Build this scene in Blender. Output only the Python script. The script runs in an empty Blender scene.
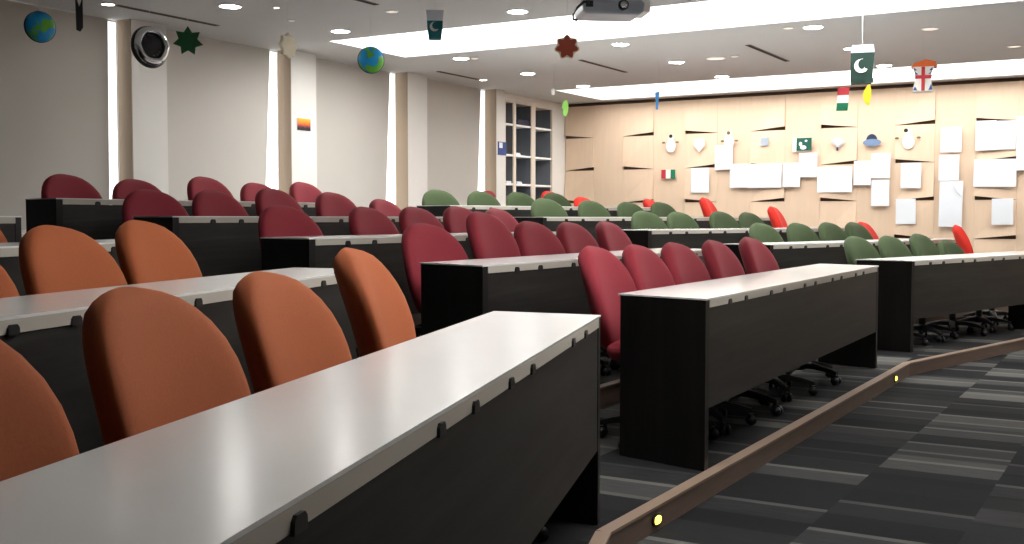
import bpy, math, random
from mathutils import Vector, Matrix
random.seed(7)
S = bpy.context.scene
COL = S.collection
PI = math.pi

# ------------------------------------------------------------------ materials
def srgb(r, g, b):
    f = lambda c: (c/255/12.92) if c/255 <= .04045 else ((c/255+.055)/1.055)**2.4
    return (f(r), f(g), f(b), 1)

class NT:
    def __init__(s, name):
        s.m = bpy.data.materials.new(name); s.m.use_nodes = True
        s.t = s.m.node_tree; s.bs = s.t.nodes['Principled BSDF']
    def n(s, typ, **kw):
        nd = s.t.nodes.new(typ)
        for k, v in kw.items(): setattr(nd, k, v)
        return nd
    def l(s, a, b): s.t.links.new(a, b)
    def math(s, op, a, b=None):
        nd = s.n('ShaderNodeMath', operation=op)
        for i, v in enumerate((a, b)):
            if v is None: continue
            if isinstance(v, (int, float)): nd.inputs[i].default_value = v
            else: s.l(v, nd.inputs[i])
        return nd.outputs[0]

def mat(name, col, rough=.6, metal=0., spec=.5, noise=0., nscale=40, bump=0., sheen=0., stretch=(1,1,1)):
    k = NT(name); b = k.bs
    b.inputs['Base Color'].default_value = col
    b.inputs['Roughness'].default_value = rough
    b.inputs['Metallic'].default_value = metal
    b.inputs['Specular IOR Level'].default_value = spec
    if sheen:
        b.inputs['Sheen Weight'].default_value = sheen
        b.inputs['Sheen Roughness'].default_value = .5
        b.inputs['Sheen Tint'].default_value = (min(1,col[0]*2+.1), min(1,col[1]*2+.1), min(1,col[2]*2+.1), 1)
    if noise or bump:
        tc = k.n('ShaderNodeTexCoord'); mp = k.n('ShaderNodeMapping')
        mp.inputs['Scale'].default_value = stretch
        k.l(tc.outputs['Object'], mp.inputs['Vector'])
        nz = k.n('ShaderNodeTexNoise'); nz.inputs['Scale'].default_value = nscale
        nz.inputs['Detail'].default_value = 4
        k.l(mp.outputs['Vector'], nz.inputs['Vector'])
        if noise:
            rp = k.n('ShaderNodeValToRGB')
            rp.color_ramp.elements[0].position = .3; rp.color_ramp.elements[1].position = .7
            rp.color_ramp.elements[0].color = tuple(c*(1-noise) for c in col[:3])+(1,)
            rp.color_ramp.elements[1].color = tuple(min(1, c*(1+noise)) for c in col[:3])+(1,)
            k.l(nz.outputs['Fac'], rp.inputs['Fac']); k.l(rp.outputs['Color'], b.inputs['Base Color'])
        if bump:
            bp = k.n('ShaderNodeBump'); bp.inputs['Strength'].default_value = bump
            bp.inputs['Distance'].default_value = .002
            k.l(nz.outputs['Fac'], bp.inputs['Height']); k.l(bp.outputs['Normal'], b.inputs['Normal'])
    return k.m

def emit(name, col, strength):
    k = NT(name)
    k.bs.inputs['Base Color'].default_value = col
    k.bs.inputs['Emission Color'].default_value = col
    k.bs.inputs['Emission Strength'].default_value = strength
    return k.m

def wood_dark(name, stretch, light=1.0):
    k = NT(name); b = k.bs
    tc = k.n('ShaderNodeTexCoord'); mp = k.n('ShaderNodeMapping')
    mp.inputs['Scale'].default_value = stretch
    k.l(tc.outputs['Object'], mp.inputs['Vector'])
    nz = k.n('ShaderNodeTexNoise'); nz.inputs['Scale'].default_value = 1.6
    nz.inputs['Detail'].default_value = 8; nz.inputs['Roughness'].default_value = .65
    nz.inputs['Distortion'].default_value = .5
    k.l(mp.outputs['Vector'], nz.inputs['Vector'])
    rp = k.n('ShaderNodeValToRGB'); e = rp.color_ramp.elements
    e[0].position = .32; e[0].color = (.006*light, .005*light, .005*light, 1)
    e[1].position = .62; e[1].color = (.018*light, .017*light, .015*light, 1)
    e2 = e.new(.78); e2.color = (.030*light, .027*light, .022*light, 1)
    k.l(nz.outputs['Fac'], rp.inputs['Fac']); k.l(rp.outputs['Color'], b.inputs['Base Color'])
    b.inputs['Roughness'].default_value = .5
    b.inputs['Specular IOR Level'].default_value = .3
    return k.m

def carpet(name):
    """half-metre carpet tiles of streaky grey bands running across the room"""
    k = NT(name); b = k.bs
    tc = k.n('ShaderNodeTexCoord'); sp = k.n('ShaderNodeSeparateXYZ')
    k.l(tc.outputs['Object'], sp.inputs[0])
    X, Y = sp.outputs['X'], sp.outputs['Y']
    col = k.math('FLOOR', k.math('DIVIDE', k.math('ADD', X, 1.145), .525))
    wn = k.n('ShaderNodeTexWhiteNoise', noise_dimensions='1D'); k.l(col, wn.inputs['W'])
    def band(width, salt):
        yy = k.math('DIVIDE', k.math('ADD', Y, k.math('MULTIPLY', wn.outputs['Value'], 3.7*salt)), width)
        row = k.math('FLOOR', yy); fr = k.math('FRACT', yy)
        c = k.n('ShaderNodeCombineXYZ'); k.l(col, c.inputs[0]); k.l(row, c.inputs[1]); c.inputs[2].default_value = salt
        w = k.n('ShaderNodeTexWhiteNoise', noise_dimensions='3D'); k.l(c.outputs[0], w.inputs['Vector'])
        return w.outputs['Value'], fr
    v1, f1 = band(.46, 1.0); v2, f2 = band(.235, 2.0)
    mix = k.math('ADD', k.math('MULTIPLY', v1, .5), k.math('MULTIPLY', v2, .5))
    # thin pale yarn line where two bands meet
    edge = k.math('MULTIPLY', k.math('GREATER_THAN', f2, .82), k.math('GREATER_THAN', v2, .5))
    mix = k.math('ADD', mix, k.math('MULTIPLY', edge, .22))
    nz = k.n('ShaderNodeTexNoise'); nz.inputs['Scale'].default_value = 60; nz.inputs['Detail'].default_value = 3
    mp = k.n('ShaderNodeMapping'); mp.inputs['Scale'].default_value = (.12, 1, 1)
    k.l(tc.outputs['Object'], mp.inputs['Vector']); k.l(mp.outputs['Vector'], nz.inputs['Vector'])
    mix = k.math('ADD', mix, k.math('MULTIPLY', k.math('SUBTRACT', nz.outputs['Fac'], .5), .16))
    rp = k.n('ShaderNodeValToRGB'); e = rp.color_ramp.elements
    e[0].position = .22; e[0].color = (.009, .009, .010, 1)
    e[1].position = 1.0; e[1].color = (.12, .117, .107, 1)
    m1 = e.new(.5); m1.color = (.016, .016, .017, 1)
    m2 = e.new(.68); m2.color = (.040, .040, .040, 1)
    k.l(mix, rp.inputs['Fac']); k.l(rp.outputs['Color'], b.inputs['Base Color'])
    b.inputs['Roughness'].default_value = .95; b.inputs['Specular IOR Level'].default_value = .1
    return k.m

def globe_mat(name):
    k = NT(name); b = k.bs
    tc = k.n('ShaderNodeTexCoord'); nz = k.n('ShaderNodeTexNoise'); nz.inputs['Scale'].default_value = 9.5
    nz.inputs['Detail'].default_value = 2
    k.l(tc.outputs['Object'], nz.inputs['Vector'])
    rp = k.n('ShaderNodeValToRGB'); rp.color_ramp.interpolation = 'LINEAR'
    e = rp.color_ramp.elements
    e[0].position = .51; e[0].color = srgb(20, 170, 240)
    e[1].position = .57; e[1].color = srgb(100, 190, 50)
    k.l(nz.outputs['Fac'], rp.inputs['Fac']); k.l(rp.outputs['Color'], b.inputs['Base Color'])
    b.inputs['Roughness'].default_value = .45
    return k.m

def sunset_mat(name):
    k = NT(name); b = k.bs
    tc = k.n('ShaderNodeTexCoord'); sp = k.n('ShaderNodeSeparateXYZ'); k.l(tc.outputs['Object'], sp.inputs[0])
    nz = k.n('ShaderNodeTexNoise'); nz.inputs['Scale'].default_value = 25; k.l(tc.outputs['Object'], nz.inputs['Vector'])
    v = k.math('ADD', k.math('DIVIDE', k.math('ADD', sp.outputs['Z'], .07), .14), k.math('MULTIPLY', k.math('SUBTRACT', nz.outputs['Fac'], .5), .2))
    rp = k.n('ShaderNodeValToRGB'); e = rp.color_ramp.elements
    e[0].position = .22; e[0].color = srgb(25, 20, 40)
    e[1].position = .95; e[1].color = srgb(250, 185, 50)
    for p, c in ((.32, (120, 45, 60)), (.5, (215, 95, 45)), (.72, (245, 150, 40))):
        q = e.new(p); q.color = srgb(*c)
    k.l(v, rp.inputs['Fac']); k.l(rp.outputs['Color'], b.inputs['Base Color'])
    b.inputs['Roughness'].default_value = .4
    return k.m

M = {}
M['laminate'] = mat('white_laminate', srgb(240, 240, 238), .26, spec=.6, noise=.015, nscale=3)
lb_ = M['laminate'].node_tree.nodes['Principled BSDF']; lb_.inputs['Coat Weight'].default_value = .8; lb_.inputs['Coat Roughness'].default_value = .2
M['edge'] = mat('cream_edge_band', srgb(182, 175, 164), .5, noise=.03, nscale=6, stretch=(.3, 1, 1))
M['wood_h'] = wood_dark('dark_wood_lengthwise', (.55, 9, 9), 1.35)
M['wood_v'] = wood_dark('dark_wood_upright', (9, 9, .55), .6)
M['black'] = mat('black_plastic', (.008, .008, .009, 1), .45, noise=.2, nscale=60)
M['black_matt'] = mat('black_matt', (.006, .006, .006, 1), .8, noise=.2, nscale=60)
M['chrome'] = mat('bright_metal', (.75, .76, .78, 1), .18, 1.0, noise=.03, nscale=20)
M['carpet'] = carpet('grey_banded_carpet_tiles')
M['riser'] = mat('brown_wood_riser', srgb(98, 80, 69), .5, noise=.12, nscale=5, stretch=(1, 1, 8))
M['nosing'] = mat('pale_wood_nosing', srgb(132, 112, 97), .4, noise=.08, nscale=5)
M['ceiling'] = mat('ceiling_paint', srgb(214, 214, 213), .9, noise=.01, nscale=2)
M['tray'] = mat('cove_white_paint', srgb(245, 245, 243), .9, noise=.01, nscale=2)
M['wall'] = mat('warm_white_paint', srgb(229, 226, 221), .85, noise=.012, nscale=3)
M['blind'] = mat('beige_blind_fabric', srgb(198, 193, 186), .9, noise=.012, nscale=2)
M['tile'] = mat('maple_veneer', srgb(229, 203, 177), .6, noise=.025, nscale=3, stretch=(6, 1, .6))
M['backing'] = mat('brown_backing', srgb(92, 70, 52), .9, noise=.1, nscale=5)
M['dark_gap'] = mat('shadow_gap_black', (.012, .011, .010, 1), .9, noise=.1, nscale=9)
M['paper'] = mat('white_paper', srgb(232, 238, 245), .8, noise=.01, nscale=4)
M['shelf_paint'] = mat('shelf_cream_paint', srgb(225, 214, 200), .6, noise=.02, nscale=4)
M['shelf_back'] = mat('shelf_grey_back', srgb(108, 113, 121), .8, noise=.12, nscale=4, stretch=(1, 8, .3))
FAB = {}
for n, c in dict(orange=(158, 84, 48), burgundy=(140, 45, 56), green=(56, 70, 43), red=(205, 46, 34)).items():
    FAB[n] = mat(n+'_upholstery', srgb(*c), .8, spec=.25, noise=.06, nscale=160, bump=.15, sheen=.25)
E_TRAY = emit('cove_light_glow', (1, .99, .97, 1), 7.5)
E_TRAY_FILL = emit('added_fill_glow', (1, .99, .97, 1), 11.0)  # glow of the added out-of-view cove that brightens the near desks and chairs
E_TRAY2 = emit('cove_light_glow_by_wall', (1, .985, .955, 1), 4.7)
E_DOWN = emit('downlight_glow', (1, .985, .95, 1), 95.0)
E_SMALL = emit('small_spot_glow', (1, .93, .82, 1), 12.0)
E_DIM = emit('dim_spot_glow', (1, .9, .76, 1), .75)
E_WIN = emit('daylight_pane', (1, .985, .96, 1), 1.3)
E_LED = emit('yellow_step_light', (1, .83, .12, 1), 2.2)

# ------------------------------------------------------------------ mesh helpers
class MB:
    def __init__(s): s.v = []; s.f = []; s.mi = []; s.sm = []
    def add(s, vs, fs, mi=0, smooth=False):
        o = len(s.v); s.v += [tuple(v) for v in vs]
        for f in fs: s.f.append(tuple(i+o for i in f)); s.mi.append(mi); s.sm.append(smooth)
        return s
    def box(s, x0, x1, y0, y1, z0, z1, mi=0):
        return s.prism([(x0, y0), (x1, y0), (x1, y1), (x0, y1)], z0, z1, mi)
    def prism(s, poly, z0, z1, mi=0):
        n = len(poly)
        a = sum(poly[i][0]*poly[(i+1) % n][1]-poly[(i+1) % n][0]*poly[i][1] for i in range(n))
        if a < 0: poly = poly[::-1]
        vs = [(x, y, z0) for x, y in poly]+[(x, y, z1) for x, y in poly]
        fs = [tuple(range(n-1, -1, -1)), tuple(range(n, 2*n))]+[(i, (i+1) % n, n+(i+1) % n, n+i) for i in range(n)]
        return s.add(vs, fs, mi)
    def rings(s, rs, mi=0, smooth=True, cap=True):
        n = len(rs[0]); vs = [p for r in rs for p in r]; fs = []
        for j in range(len(rs)-1):
            for i in range(n):
                fs.append((j*n+i, j*n+(i+1) % n, (j+1)*n+(i+1) % n, (j+1)*n+i))
        if cap:
            fs.append(tuple(range(n-1, -1, -1))); b = (len(rs)-1)*n; fs.append(tuple(range(b, b+n)))
        return s.add(vs, fs, mi, smooth)
    def lathe(s, prof, n=24, mi=0, smooth=True, c=(0, 0, 0)):
        return s.rings([[(c[0]+r*math.cos(2*PI*i/n), c[1]+r*math.sin(2*PI*i/n), c[2]+z) for i in range(n)] for r, z in prof], mi, smooth)
    def cyl(s, p0, p1, r0, r1=None, n=12, mi=0, smooth=True):
        r1 = r0 if r1 is None else r1
        p0, p1 = Vector(p0), Vector(p1); d = (p1-p0).normalized()
        a = d.orthogonal().normalized(); b = d.cross(a)
        ring = lambda p, r: [p+a*r*math.cos(2*PI*i/n)+b*r*math.sin(2*PI*i/n) for i in range(n)]
        return s.rings([ring(p0, r0), ring(p1, r1)], mi, smooth)
    def tube(s, pts, r, n=8, mi=0):
        pts = [Vector(p) for p in pts]; rs = []
        for i, p in enumerate(pts):
            d = (pts[min(i+1, len(pts)-1)]-pts[max(i-1, 0)]).normalized()
            ref = Vector((0, 0, 1)) if abs(d.z) < .9 else Vector((1, 0, 0))
            a = d.cross(ref).normalized(); b = d.cross(a)
            rr = r[i] if isinstance(r, (list, tuple)) else r
            rs.append([p+a*rr*math.cos(2*PI*k/n)+b*rr*math.sin(2*PI*k/n) for k in range(n)])
        return s.rings(rs, mi)
    def mesh(s, name, mats):
        me = bpy.data.meshes.new(name); me.from_pydata(s.v, [], s.f)
        for m in (mats if isinstance(mats, (list, tuple)) else [mats]): me.materials.append(m)
        me.polygons.foreach_set('material_index', s.mi); me.polygons.foreach_set('use_smooth', s.sm)
        me.update(); return me
    def build(s, name, mats, parent=None, loc=None, rot=None):
        return link(name, s.mesh(name, mats), parent, loc, rot)

def link(name, data, parent=None, loc=None, rot=None):
    o = bpy.data.objects.new(name, data); COL.objects.link(o)
    if parent: o.parent = parent
    if loc is not None: o.location = loc
    if rot is not None: o.rotation_euler = rot
    return o
def bevel(o, w, seg=2):
    m = o.modifiers.new('bevel', 'BEVEL'); m.width = w; m.segments = seg; m.limit_method = 'ANGLE'; return o
def tag(o, label, cat, group=None):
    o['label'] = label; o['category'] = cat
    if group: o['group'] = group
    return o
def thing(name, label, cat, loc=(0, 0, 0), rz=0, group=None):
    o = bpy.data.objects.new(name, None); COL.objects.link(o); o.empty_display_size = .1
    o.location = loc; o.rotation_euler = (0, 0, rz)
    return tag(o, label, cat, group)
def struct(o): o['kind'] = 'structure'; return o
def copy_tree(o, parent=None):
    c = o.copy(); COL.objects.link(c)
    if parent: c.parent = parent
    for ch in list(o.children): copy_tree(ch, c)
    return c

# ------------------------------------------------------------------ camera
CZ = 1.083
cam = bpy.data.cameras.new('camera'); co = bpy.data.objects.new('camera', cam); COL.objects.link(co)
cam.sensor_width = 36; cam.lens = 1100/1024*36; cam.clip_start = .02
co.location = (0, 0, CZ); co.rotation_euler = (math.radians(90-2.81), 0, math.radians(30.73))
S.camera = co

# ------------------------------------------------------------------ room shell
FZ, CH, WX, WY = -.095, 2.94, -8.5, 16.0      # lower floor, ceiling, window wall, tiled wall
RX, NY = 6.0, -4.0
T = .118                                     # rise of each tier
struct(MB().box(WX-.4, RX+.2, NY-.2, WY+.3, FZ-.2, FZ).build('floor', M['carpet']))

def dirs(deg):                                # row direction and the direction towards the back
    a = math.radians(deg); u = Vector((math.sin(a), math.cos(a))); return u, Vector((-u.y, u.x))
uA, nA = dirs(-17.9); uB, nB = dirs(0); uC, nC = dirs(15.5)
fB = [(-1.67, 4.42), (-2.79, 4.42), (-3.91, 4.47), (-5.03, 4.55), (-6.15, 4.60)]
fC = [(-1.752, 9.245), (-2.892, 9.160), (-4.010, 9.150), (-5.115, 9.187), (-6.218, 9.234)]
fA = [(-1.713, 3.498), (-3.003, 3.848), (-4.167, 3.809), (-5.33, 3.77)]
def isect(p, d, q, e):
    den = d.x*e.y-d.y*e.x; t = ((q-p).x*e.y-(q-p).y*e.x)/den; return p+d*t
def edge_line(k):
    """front edge of tier k (0 = lowest): from behind the camera, three straight runs, to the far wall"""
    b0 = Vector((fB[k][0]+.028, 0))
    a0 = Vector((-1.713, 3.498))+nA*(1.12*k)-nA*.033
    if k == 0: c0 = Vector((-1.64, 8.55))
    else: c0 = Vector(fC[k])-nC*.05
    dC = Vector((.24, .971)) if k == 0 else uC
    ka = isect(a0, uA, b0, uB); kc = isect(c0, dC, b0, uB)
    st = isect(a0, uA, Vector((0, NY)), Vector((1, 0))); en = isect(c0, dC, Vector((0, WY)), Vector((1, 0)))
    return [st, ka, kc, en]
for k in range(5):
    e = edge_line(k); z = T*k
    poly = [tuple(p) for p in e]+[(WX-.1, WY), (WX-.1, NY)]
    struct(MB().prism(poly, FZ-.02, z-.001).build('floor_tier', M['carpet']))
    # timber riser with a paler rounded nosing along the step
    rb = MB(); zb = (FZ if k == 0 else T*(k-1))
    for i in range(3):
        d = (e[i+1]-e[i]).normalized(); nf = Vector((d.y, -d.x))
        a, b = e[i], e[i+1]
        rb.prism([tuple(a), tuple(b), tuple(b+nf*.018), tuple(a+nf*.018)], zb, z-.006)
        rb.prism([tuple(a-nf*.03), tuple(b-nf*.03), tuple(b+nf*.024), tuple(a+nf*.024)], z-.008, z+.003, 1)
    struct(rb.build('trim_%d' % (k+1), [M['riser'], M['nosing']]))

# window wall: pilasters, sill wall, header; wide windows behind drawn blinds
PIL = [(2.76, 3.20), (4.93, 5.36), (7.10, 7.52), (9.283, 9.70), (11.46, 11.89), (13.62, 13.86)]
PF = .14                                     # how far the pilasters stand out
wl = MB()
wl.box(WX-.45, WX, NY, PIL[0][0], FZ, CH)
for i, (y0, y1) in enumerate(PIL):
    wl.box(WX-.45, WX+PF, y0, y1, FZ, CH)
    if i < len(PIL)-1:
        wl.box(WX-.45, WX, y1, PIL[i+1][0], FZ, .95)
        wl.box(WX-.45, WX-.066, y1, PIL[i+1][0], 2.90, CH)
wl.box(WX-.45, WX, 15.56, WY+.2, FZ, CH)
wl.box(WX-.45, WX, 13.86, 14.07, FZ, CH)
wl.box(WX-.45, WX, 14.07, 15.56, 2.84, CH)
wl.box(WX-.45, WX, 14.07, 15.56, FZ, .60)
struct(wl.build('wall_left', M['wall']))
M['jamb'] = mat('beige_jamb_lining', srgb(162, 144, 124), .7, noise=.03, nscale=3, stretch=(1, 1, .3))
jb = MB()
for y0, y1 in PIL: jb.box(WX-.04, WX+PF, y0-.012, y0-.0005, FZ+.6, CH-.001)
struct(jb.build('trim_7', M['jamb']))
ordw = ['first', 'second', 'third', 'fourth', 'fifth', 'sixth']
for i in range(1, 5):
    y0, y1 = PIL[i][1], PIL[i+1][0]
    w = struct(MB().box(WX-.065, WX-.050, y0, y1-.0125, .95, 2.936).build('window_%d' % i, E_WIN))
    fr = MB()
    for (a, b, c, d) in ((y0, y1-.0125, .95, 1.0), (y0, y1-.0125, 2.92, 2.936), (y0, y0+.05, 1.0, 2.92), (y1-.022, y1-.0125, 1.0, 2.92)):
        fr.box(WX-.050, WX-.044, a, b, c, d)
    fr.build('window_frame', M['tray'], w)
    # roller blind: fabric with slightly slanted far edge, bottom bar, roller tube
    g0, g1 = (.125, .145) if i == 1 else (.15, .26)
    b = thing('roller_blind', 'drawn beige roller blind, %s window bay along the left wall' % ordw[i-1], 'blind', (WX-.03, y0, 0), 0, 'roller blinds on the window wall')
    L = y1-y0
    MB().add([(x, y, z) for x in (-.012, 0) for (y, z) in ((.005, .98), (L-g1, .98), (L-g0, 2.936), (.005, 2.936))],
             [(0, 3, 2, 1), (4, 5, 6, 7), (0, 1, 5, 4), (1, 2, 6, 5), (2, 3, 7, 6), (3, 0, 4, 7)]).build('blind_fabric', M['blind'], b)
    MB().cyl((-.013, .01, 2.90), (-.013, L-g0, 2.90), .0125).build('roller_tube', M['tray'], b)
    MB().box(-.018, .008, .005, L-g1, .955, .98).build('bottom_bar', M['shelf_paint'], b)

# tiled feature wall at the far end
struct(MB().box(WX-.2, RX+.2, WY+.032, WY+.2, FZ, CH).build('wall_far', M['backing']))
tl = MB(); x0, tw, th = -8.49, .521, .524
for ci in range(27):
    xa, xb = x0+ci*tw, x0+(ci+1)*tw
    for ri in range(6):
        zt = 2.90-.0 - ri*th if ri else 2.892
        zb = 2.90-(ri+1)*th
        zb = max(zb, FZ); zt = max(zt, FZ+.01)
        lift_l = lift_r = 0.0
        if ci % 2 == 0:
            left = (ri + ci//2) % 2 == 0; o = dict(tl=.006, tr=.006, bl=.012, br=.012)
            if left: lift_l = .052; o['bl'] = .045
            else: lift_r = .052; o['br'] = .045
        else: o = dict(tl=.006, tr=.006, bl=.006, br=.006)
        F = WY; g = .0 if ci % 2 else .002
        vs = [(xa+g, F-o['bl'], zb+lift_l), (xb-g, F-o['br'], zb+lift_r), (xb-g, F-o['tr'], zt-g), (xa+g, F-o['tl'], zt-g),
              (xa+g, F+.02, zb+lift_l), (xb-g, F+.02, zb+lift_r), (xb-g, F+.02, zt-g), (xa+g, F+.02, zt-g)]
        tl.add(vs, [(0, 1, 2), (0, 2, 3), (4, 7, 6, 5), (0, 4, 5, 1), (1, 5, 6, 2), (2, 6, 7, 3), (3, 7, 4, 0)])
struct(tl.build('trim_6', M['tile']))
struct(MB().box(RX, RX+.2, NY, WY, FZ, CH).build('wall_right', M['wall']))
struct(MB().box(WX-.2, RX+.2, NY-.2, NY, FZ, CH).build('wall_near', M['wall']))

# ceiling with two deep coves, plus an unseen third added to light near desks
T_FILL = (-2.2, .6, 3.3, 4.6); T1 = (-7.62, 2.2, 9.05, 10.40); T2 = (-7.7, 3.4, 14.2, 15.72)
cl = MB(); TOP = CH+.5
def slab(xa, xb, ya, yb): cl.box(xa, xb, ya, yb, CH, CH+.06)
slab(WX-.45, RX+.2, NY-.2, T_FILL[2]); slab(WX-.45, T_FILL[0], T_FILL[2], T_FILL[3]); slab(T_FILL[1], RX+.2, T_FILL[2], T_FILL[3]); slab(WX-.45, RX+.2, T_FILL[3], T1[2]); slab(WX-.45, T1[0], T1[2], T1[3]); slab(T1[1], RX+.2, T1[2], T1[3])
slab(WX-.45, RX+.2, T1[3], T2[2]); slab(WX-.45, T2[0], T2[2], T2[3]); slab(T2[1], RX+.2, T2[2], T2[3])
slab(WX-.45, RX+.2, T2[3], WY+.2)
for (xa, xb, ya, yb) in (T_FILL, T1, T2):
    t = .03
    cl.box(xa-t, xb+t, ya-t, ya, CH+.06, TOP, 1); cl.box(xa-t, xb+t, yb, yb+t, CH+.06, TOP, 1)
    cl.box(xa-t, xa, ya, yb, CH+.06, TOP, 1); cl.box(xb, xb+t, ya, yb, CH+.06, TOP, 1)
    cl.box(xa-t, xb+t, ya-t, yb+t, TOP, TOP+.03, 1)
struct(cl.build('ceiling', [M['ceiling'], M['tray']]))
for (xa, xb, ya, yb), lb in ((T_FILL, 'added out-of-view fill light recessed in the ceiling above the foreground desk'), (T1, 'long white cove light recessed mid-ceiling behind the projector'), (T2, 'long white cove light in the ceiling beside the maple tiled wall')):
    c = thing('cove_light', lb, 'ceiling light', ((xa+xb)/2, (ya+yb)/2, TOP-.06))
    hx, hy = (xb-xa)/2, (yb-ya)/2
    MB().box(-hx+.03, hx-.03, -hy+.03, hy-.03, 0, .02).build('diffuser', E_TRAY2 if ya > 14 else E_TRAY if ya > 9 else E_TRAY_FILL, c)
    fr = MB()
    for q in ((-hx+.002, hx-.002, -hy+.002, -hy+.03), (-hx+.002, hx-.002, hy-.03, hy-.002), (-hx+.002, -hx+.03, -hy+.03, hy-.03), (hx-.03, hx-.002, -hy+.03, hy-.03)):
        fr.box(*q, -.01, .06)
    fr.build('frame', M['tray'], c)

# ceiling downlights
def downlight(x, y, r, em, label, name='downlight', group=None):
    d = thing(name, label, 'ceiling light', (x, y, CH), 0, group)
    MB().lathe([(r*1.0, -.001), (r*1.18, -.004), (r*1.2, -.001)] if False else [(r*1.18, 0), (r*1.18, -.006), (r*1.02, -.010), (r*1.0, -.004), (r*1.0, 0)], 28).build('rim', M['tray'], d)
    MB().lathe([(r*.99, -.003), (r*.99, -.007), (r*.6, -.008)], 28).build('lens', em, d)
    return d
GY = [7.11, 8.61, 10.78, 12.34, 13.90]
for gx, rn, ys in ((-7.1, 'nearest the blinds', GY), (-5.06, 'in the middle of the ceiling', GY[1:]), (-3.0, 'above the far green desks', GY[2:])):
    for j, y in enumerate(ys):
        downlight(gx, y, .088, E_DOWN, 'lit round white downlight, %s along the ceiling row %s' % (ordw[j], rn), group='round ceiling downlights')
downlight(-4.55, 12.29, .10, E_DIM, 'dim orange-tinted round ceiling light between the lit downlights')
downlight(-3.22, 10.70, .045, E_DIM, 'small dim ceiling spot just left of a lit downlight past the cove', 'ceiling_spot')
downlight(-4.31, 12.25, .04, E_DIM, 'tiny dim ceiling spot right of the orange-tinted ceiling light', 'ceiling_spot')
downlight(-2.04, 11.46, .07, E_DIM, 'small dim ceiling spot near the red, white and blue lantern', 'ceiling_spot')
downlight(-1.465, 13.08, .06, E_DIM, 'small dim ceiling spot furthest along to the right', 'ceiling_spot')
downlight(-6.03, 8.03, .05, E_DIM, 'small pale ceiling spot above the second blue globe', 'ceiling_spot')
downlight(-6.79, 7.36, .025, E_SMALL, 'tiny bright ceiling spot above the cream star ornament', 'ceiling_spot')
downlight(-7.11, 7.91, .03, E_DIM, 'tiny pale ceiling dot between the cream star and blinds', 'ceiling_spot')
downlight(-6.96, 10.86, .04, E_DIM, 'small pale ceiling spot right beside a lit downlight past the cove', 'ceiling_spot')
downlight(-7.94, 12.60, .05, E_SMALL, 'small bright ceiling spot on the slot above the last blind', 'ceiling_spot')
downlight(-7.94, 6.50, .055, E_SMALL, 'small bright ceiling spot at the near end of the slot by the blinds', 'ceiling_spot')
# narrow black air slots
for x, ya, yb, lb in ((-7.925, 6.58, 7.76, 'black ceiling air slot nearest the black and silver disc'), (-5.96, 6.5, 7.71, 'black ceiling air slot cut by the top of the view'),
                      (-5.97, 11.62, 12.88, 'black ceiling air slot behind the brown star ornament'), (-3.91, 11.54, 12.95, 'black ceiling air slot near the green flag box'),
                      (-7.98, 11.6, 12.52, 'black ceiling air slot above the last blind')):
    s = thing('air_slot', lb, 'air vent', (x, ya, CH), 0, 'linear ceiling air slots')
    L = yb-ya
    MB().box(-.022, .022, 0, L, -.003, 0).build('slot', M['dark_gap'], s)
    MB().box(-.03, -.022, -.008, L+.008, -.006, 0).box(.022, .03, -.008, L+.008, -.006, 0).box(-.022, .022, -.008, 0, -.006, 0).box(-.022, .022, L, L+.008, -.006, 0).build('frame', M['riser'], s)

# ------------------------------------------------------------------ desks
def make_desk(P, ang, L, z, s0, s1, label, seats, support=None):
    """local x along the front edge, y towards the seats; s0/s1 slant the two ends per metre of depth"""
    d = thing('desk', label, 'desk', (P[0], P[1], z), PI/2-math.radians(ang), 'white-topped lecture desks')
    D = .41 if ang < -5 else .46; e0 = lambda y: s0*y; e1 = lambda y: L+s1*y
    top = MB().prism([(e0(0), 0), (e1(0), 0), (e1(D), D), (e0(D), D)], .733, .74).build('desktop', M['laminate'], d)
    for o0, sgn in ((0, 1), (L, -1)):
        e = e0 if o0 == 0 else e1; t = .05*sgn
        pl = [(e(.002)+.002*sgn, .002), (e(.002)+t, .002), (e(D-.01)+t, D-.01), (e(D-.01)+.002*sgn, D-.01)]
        MB().prism(pl, 0, .7325).build('end_panel', M['wood_v'], d)
    MB().box(.052, L-.052, .0, .022, .700, .7325).build('edge_band', M['edge'], d)
    MB().prism([(e0(.03)+.055, .024), (L-.055+min(0, s1*D), .024), (L-.055+min(0, s1*D), D-.02), (max(0.06, s0*D)+.06, D-.02)], .71, .7325).build('underboard', M['black_matt'], d)
    MB().box(.052, L-.052, .004, .022, .265, .699).build('modesty_panel', M['wood_h'], d)
    ck = MB(); ax = [(-.021, .697), (.021, .697), (.019, .714), (.012, .721), (-.012, .721), (-.019, .714)]
    ck.add([(x, -.006, z) for x, z in ax]+[(x, .001, z) for x, z in ax], [tuple(range(6)), tuple(range(11, 5, -1))]+[(i, 6+i, 6+(i+1) % 6, (i+1) % 6) for i in range(6)])
    me = ck.mesh('cable_clip', M['black'])
    for sx in seats:
        for q in (-.12, .12):
            if .1 < sx+q < L-.1: link('cable_clip', me, d, (sx+q, 0, 0))
    if support: MB().box(support, support+.04, .03, .26, 0, .7).build('support_panel', M['wood_v'], d)
    return d
rown = ['front', 'second', 'third', 'fourth', 'top']
LA = 3.7
for k in range(4):
    P = Vector(fA[k])-uA*LA
    make_desk(P, -17.9, LA, T*k, 0, .2, ['white-topped dark desk in the foreground, in front of the nearest orange chairs', 'white-topped desk behind the nearest orange chairs', 'white-topped desk behind the second row of orange chairs', 'white-topped desk at the far left below the blinds'][k], [3.227, 2.386, 1.826, .97, .41] if k == 0 else [LA-.44-.61*i for i in range(6)])
LB = [3.74, 3.23, 3.2, 3.1, 3.0]
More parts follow.
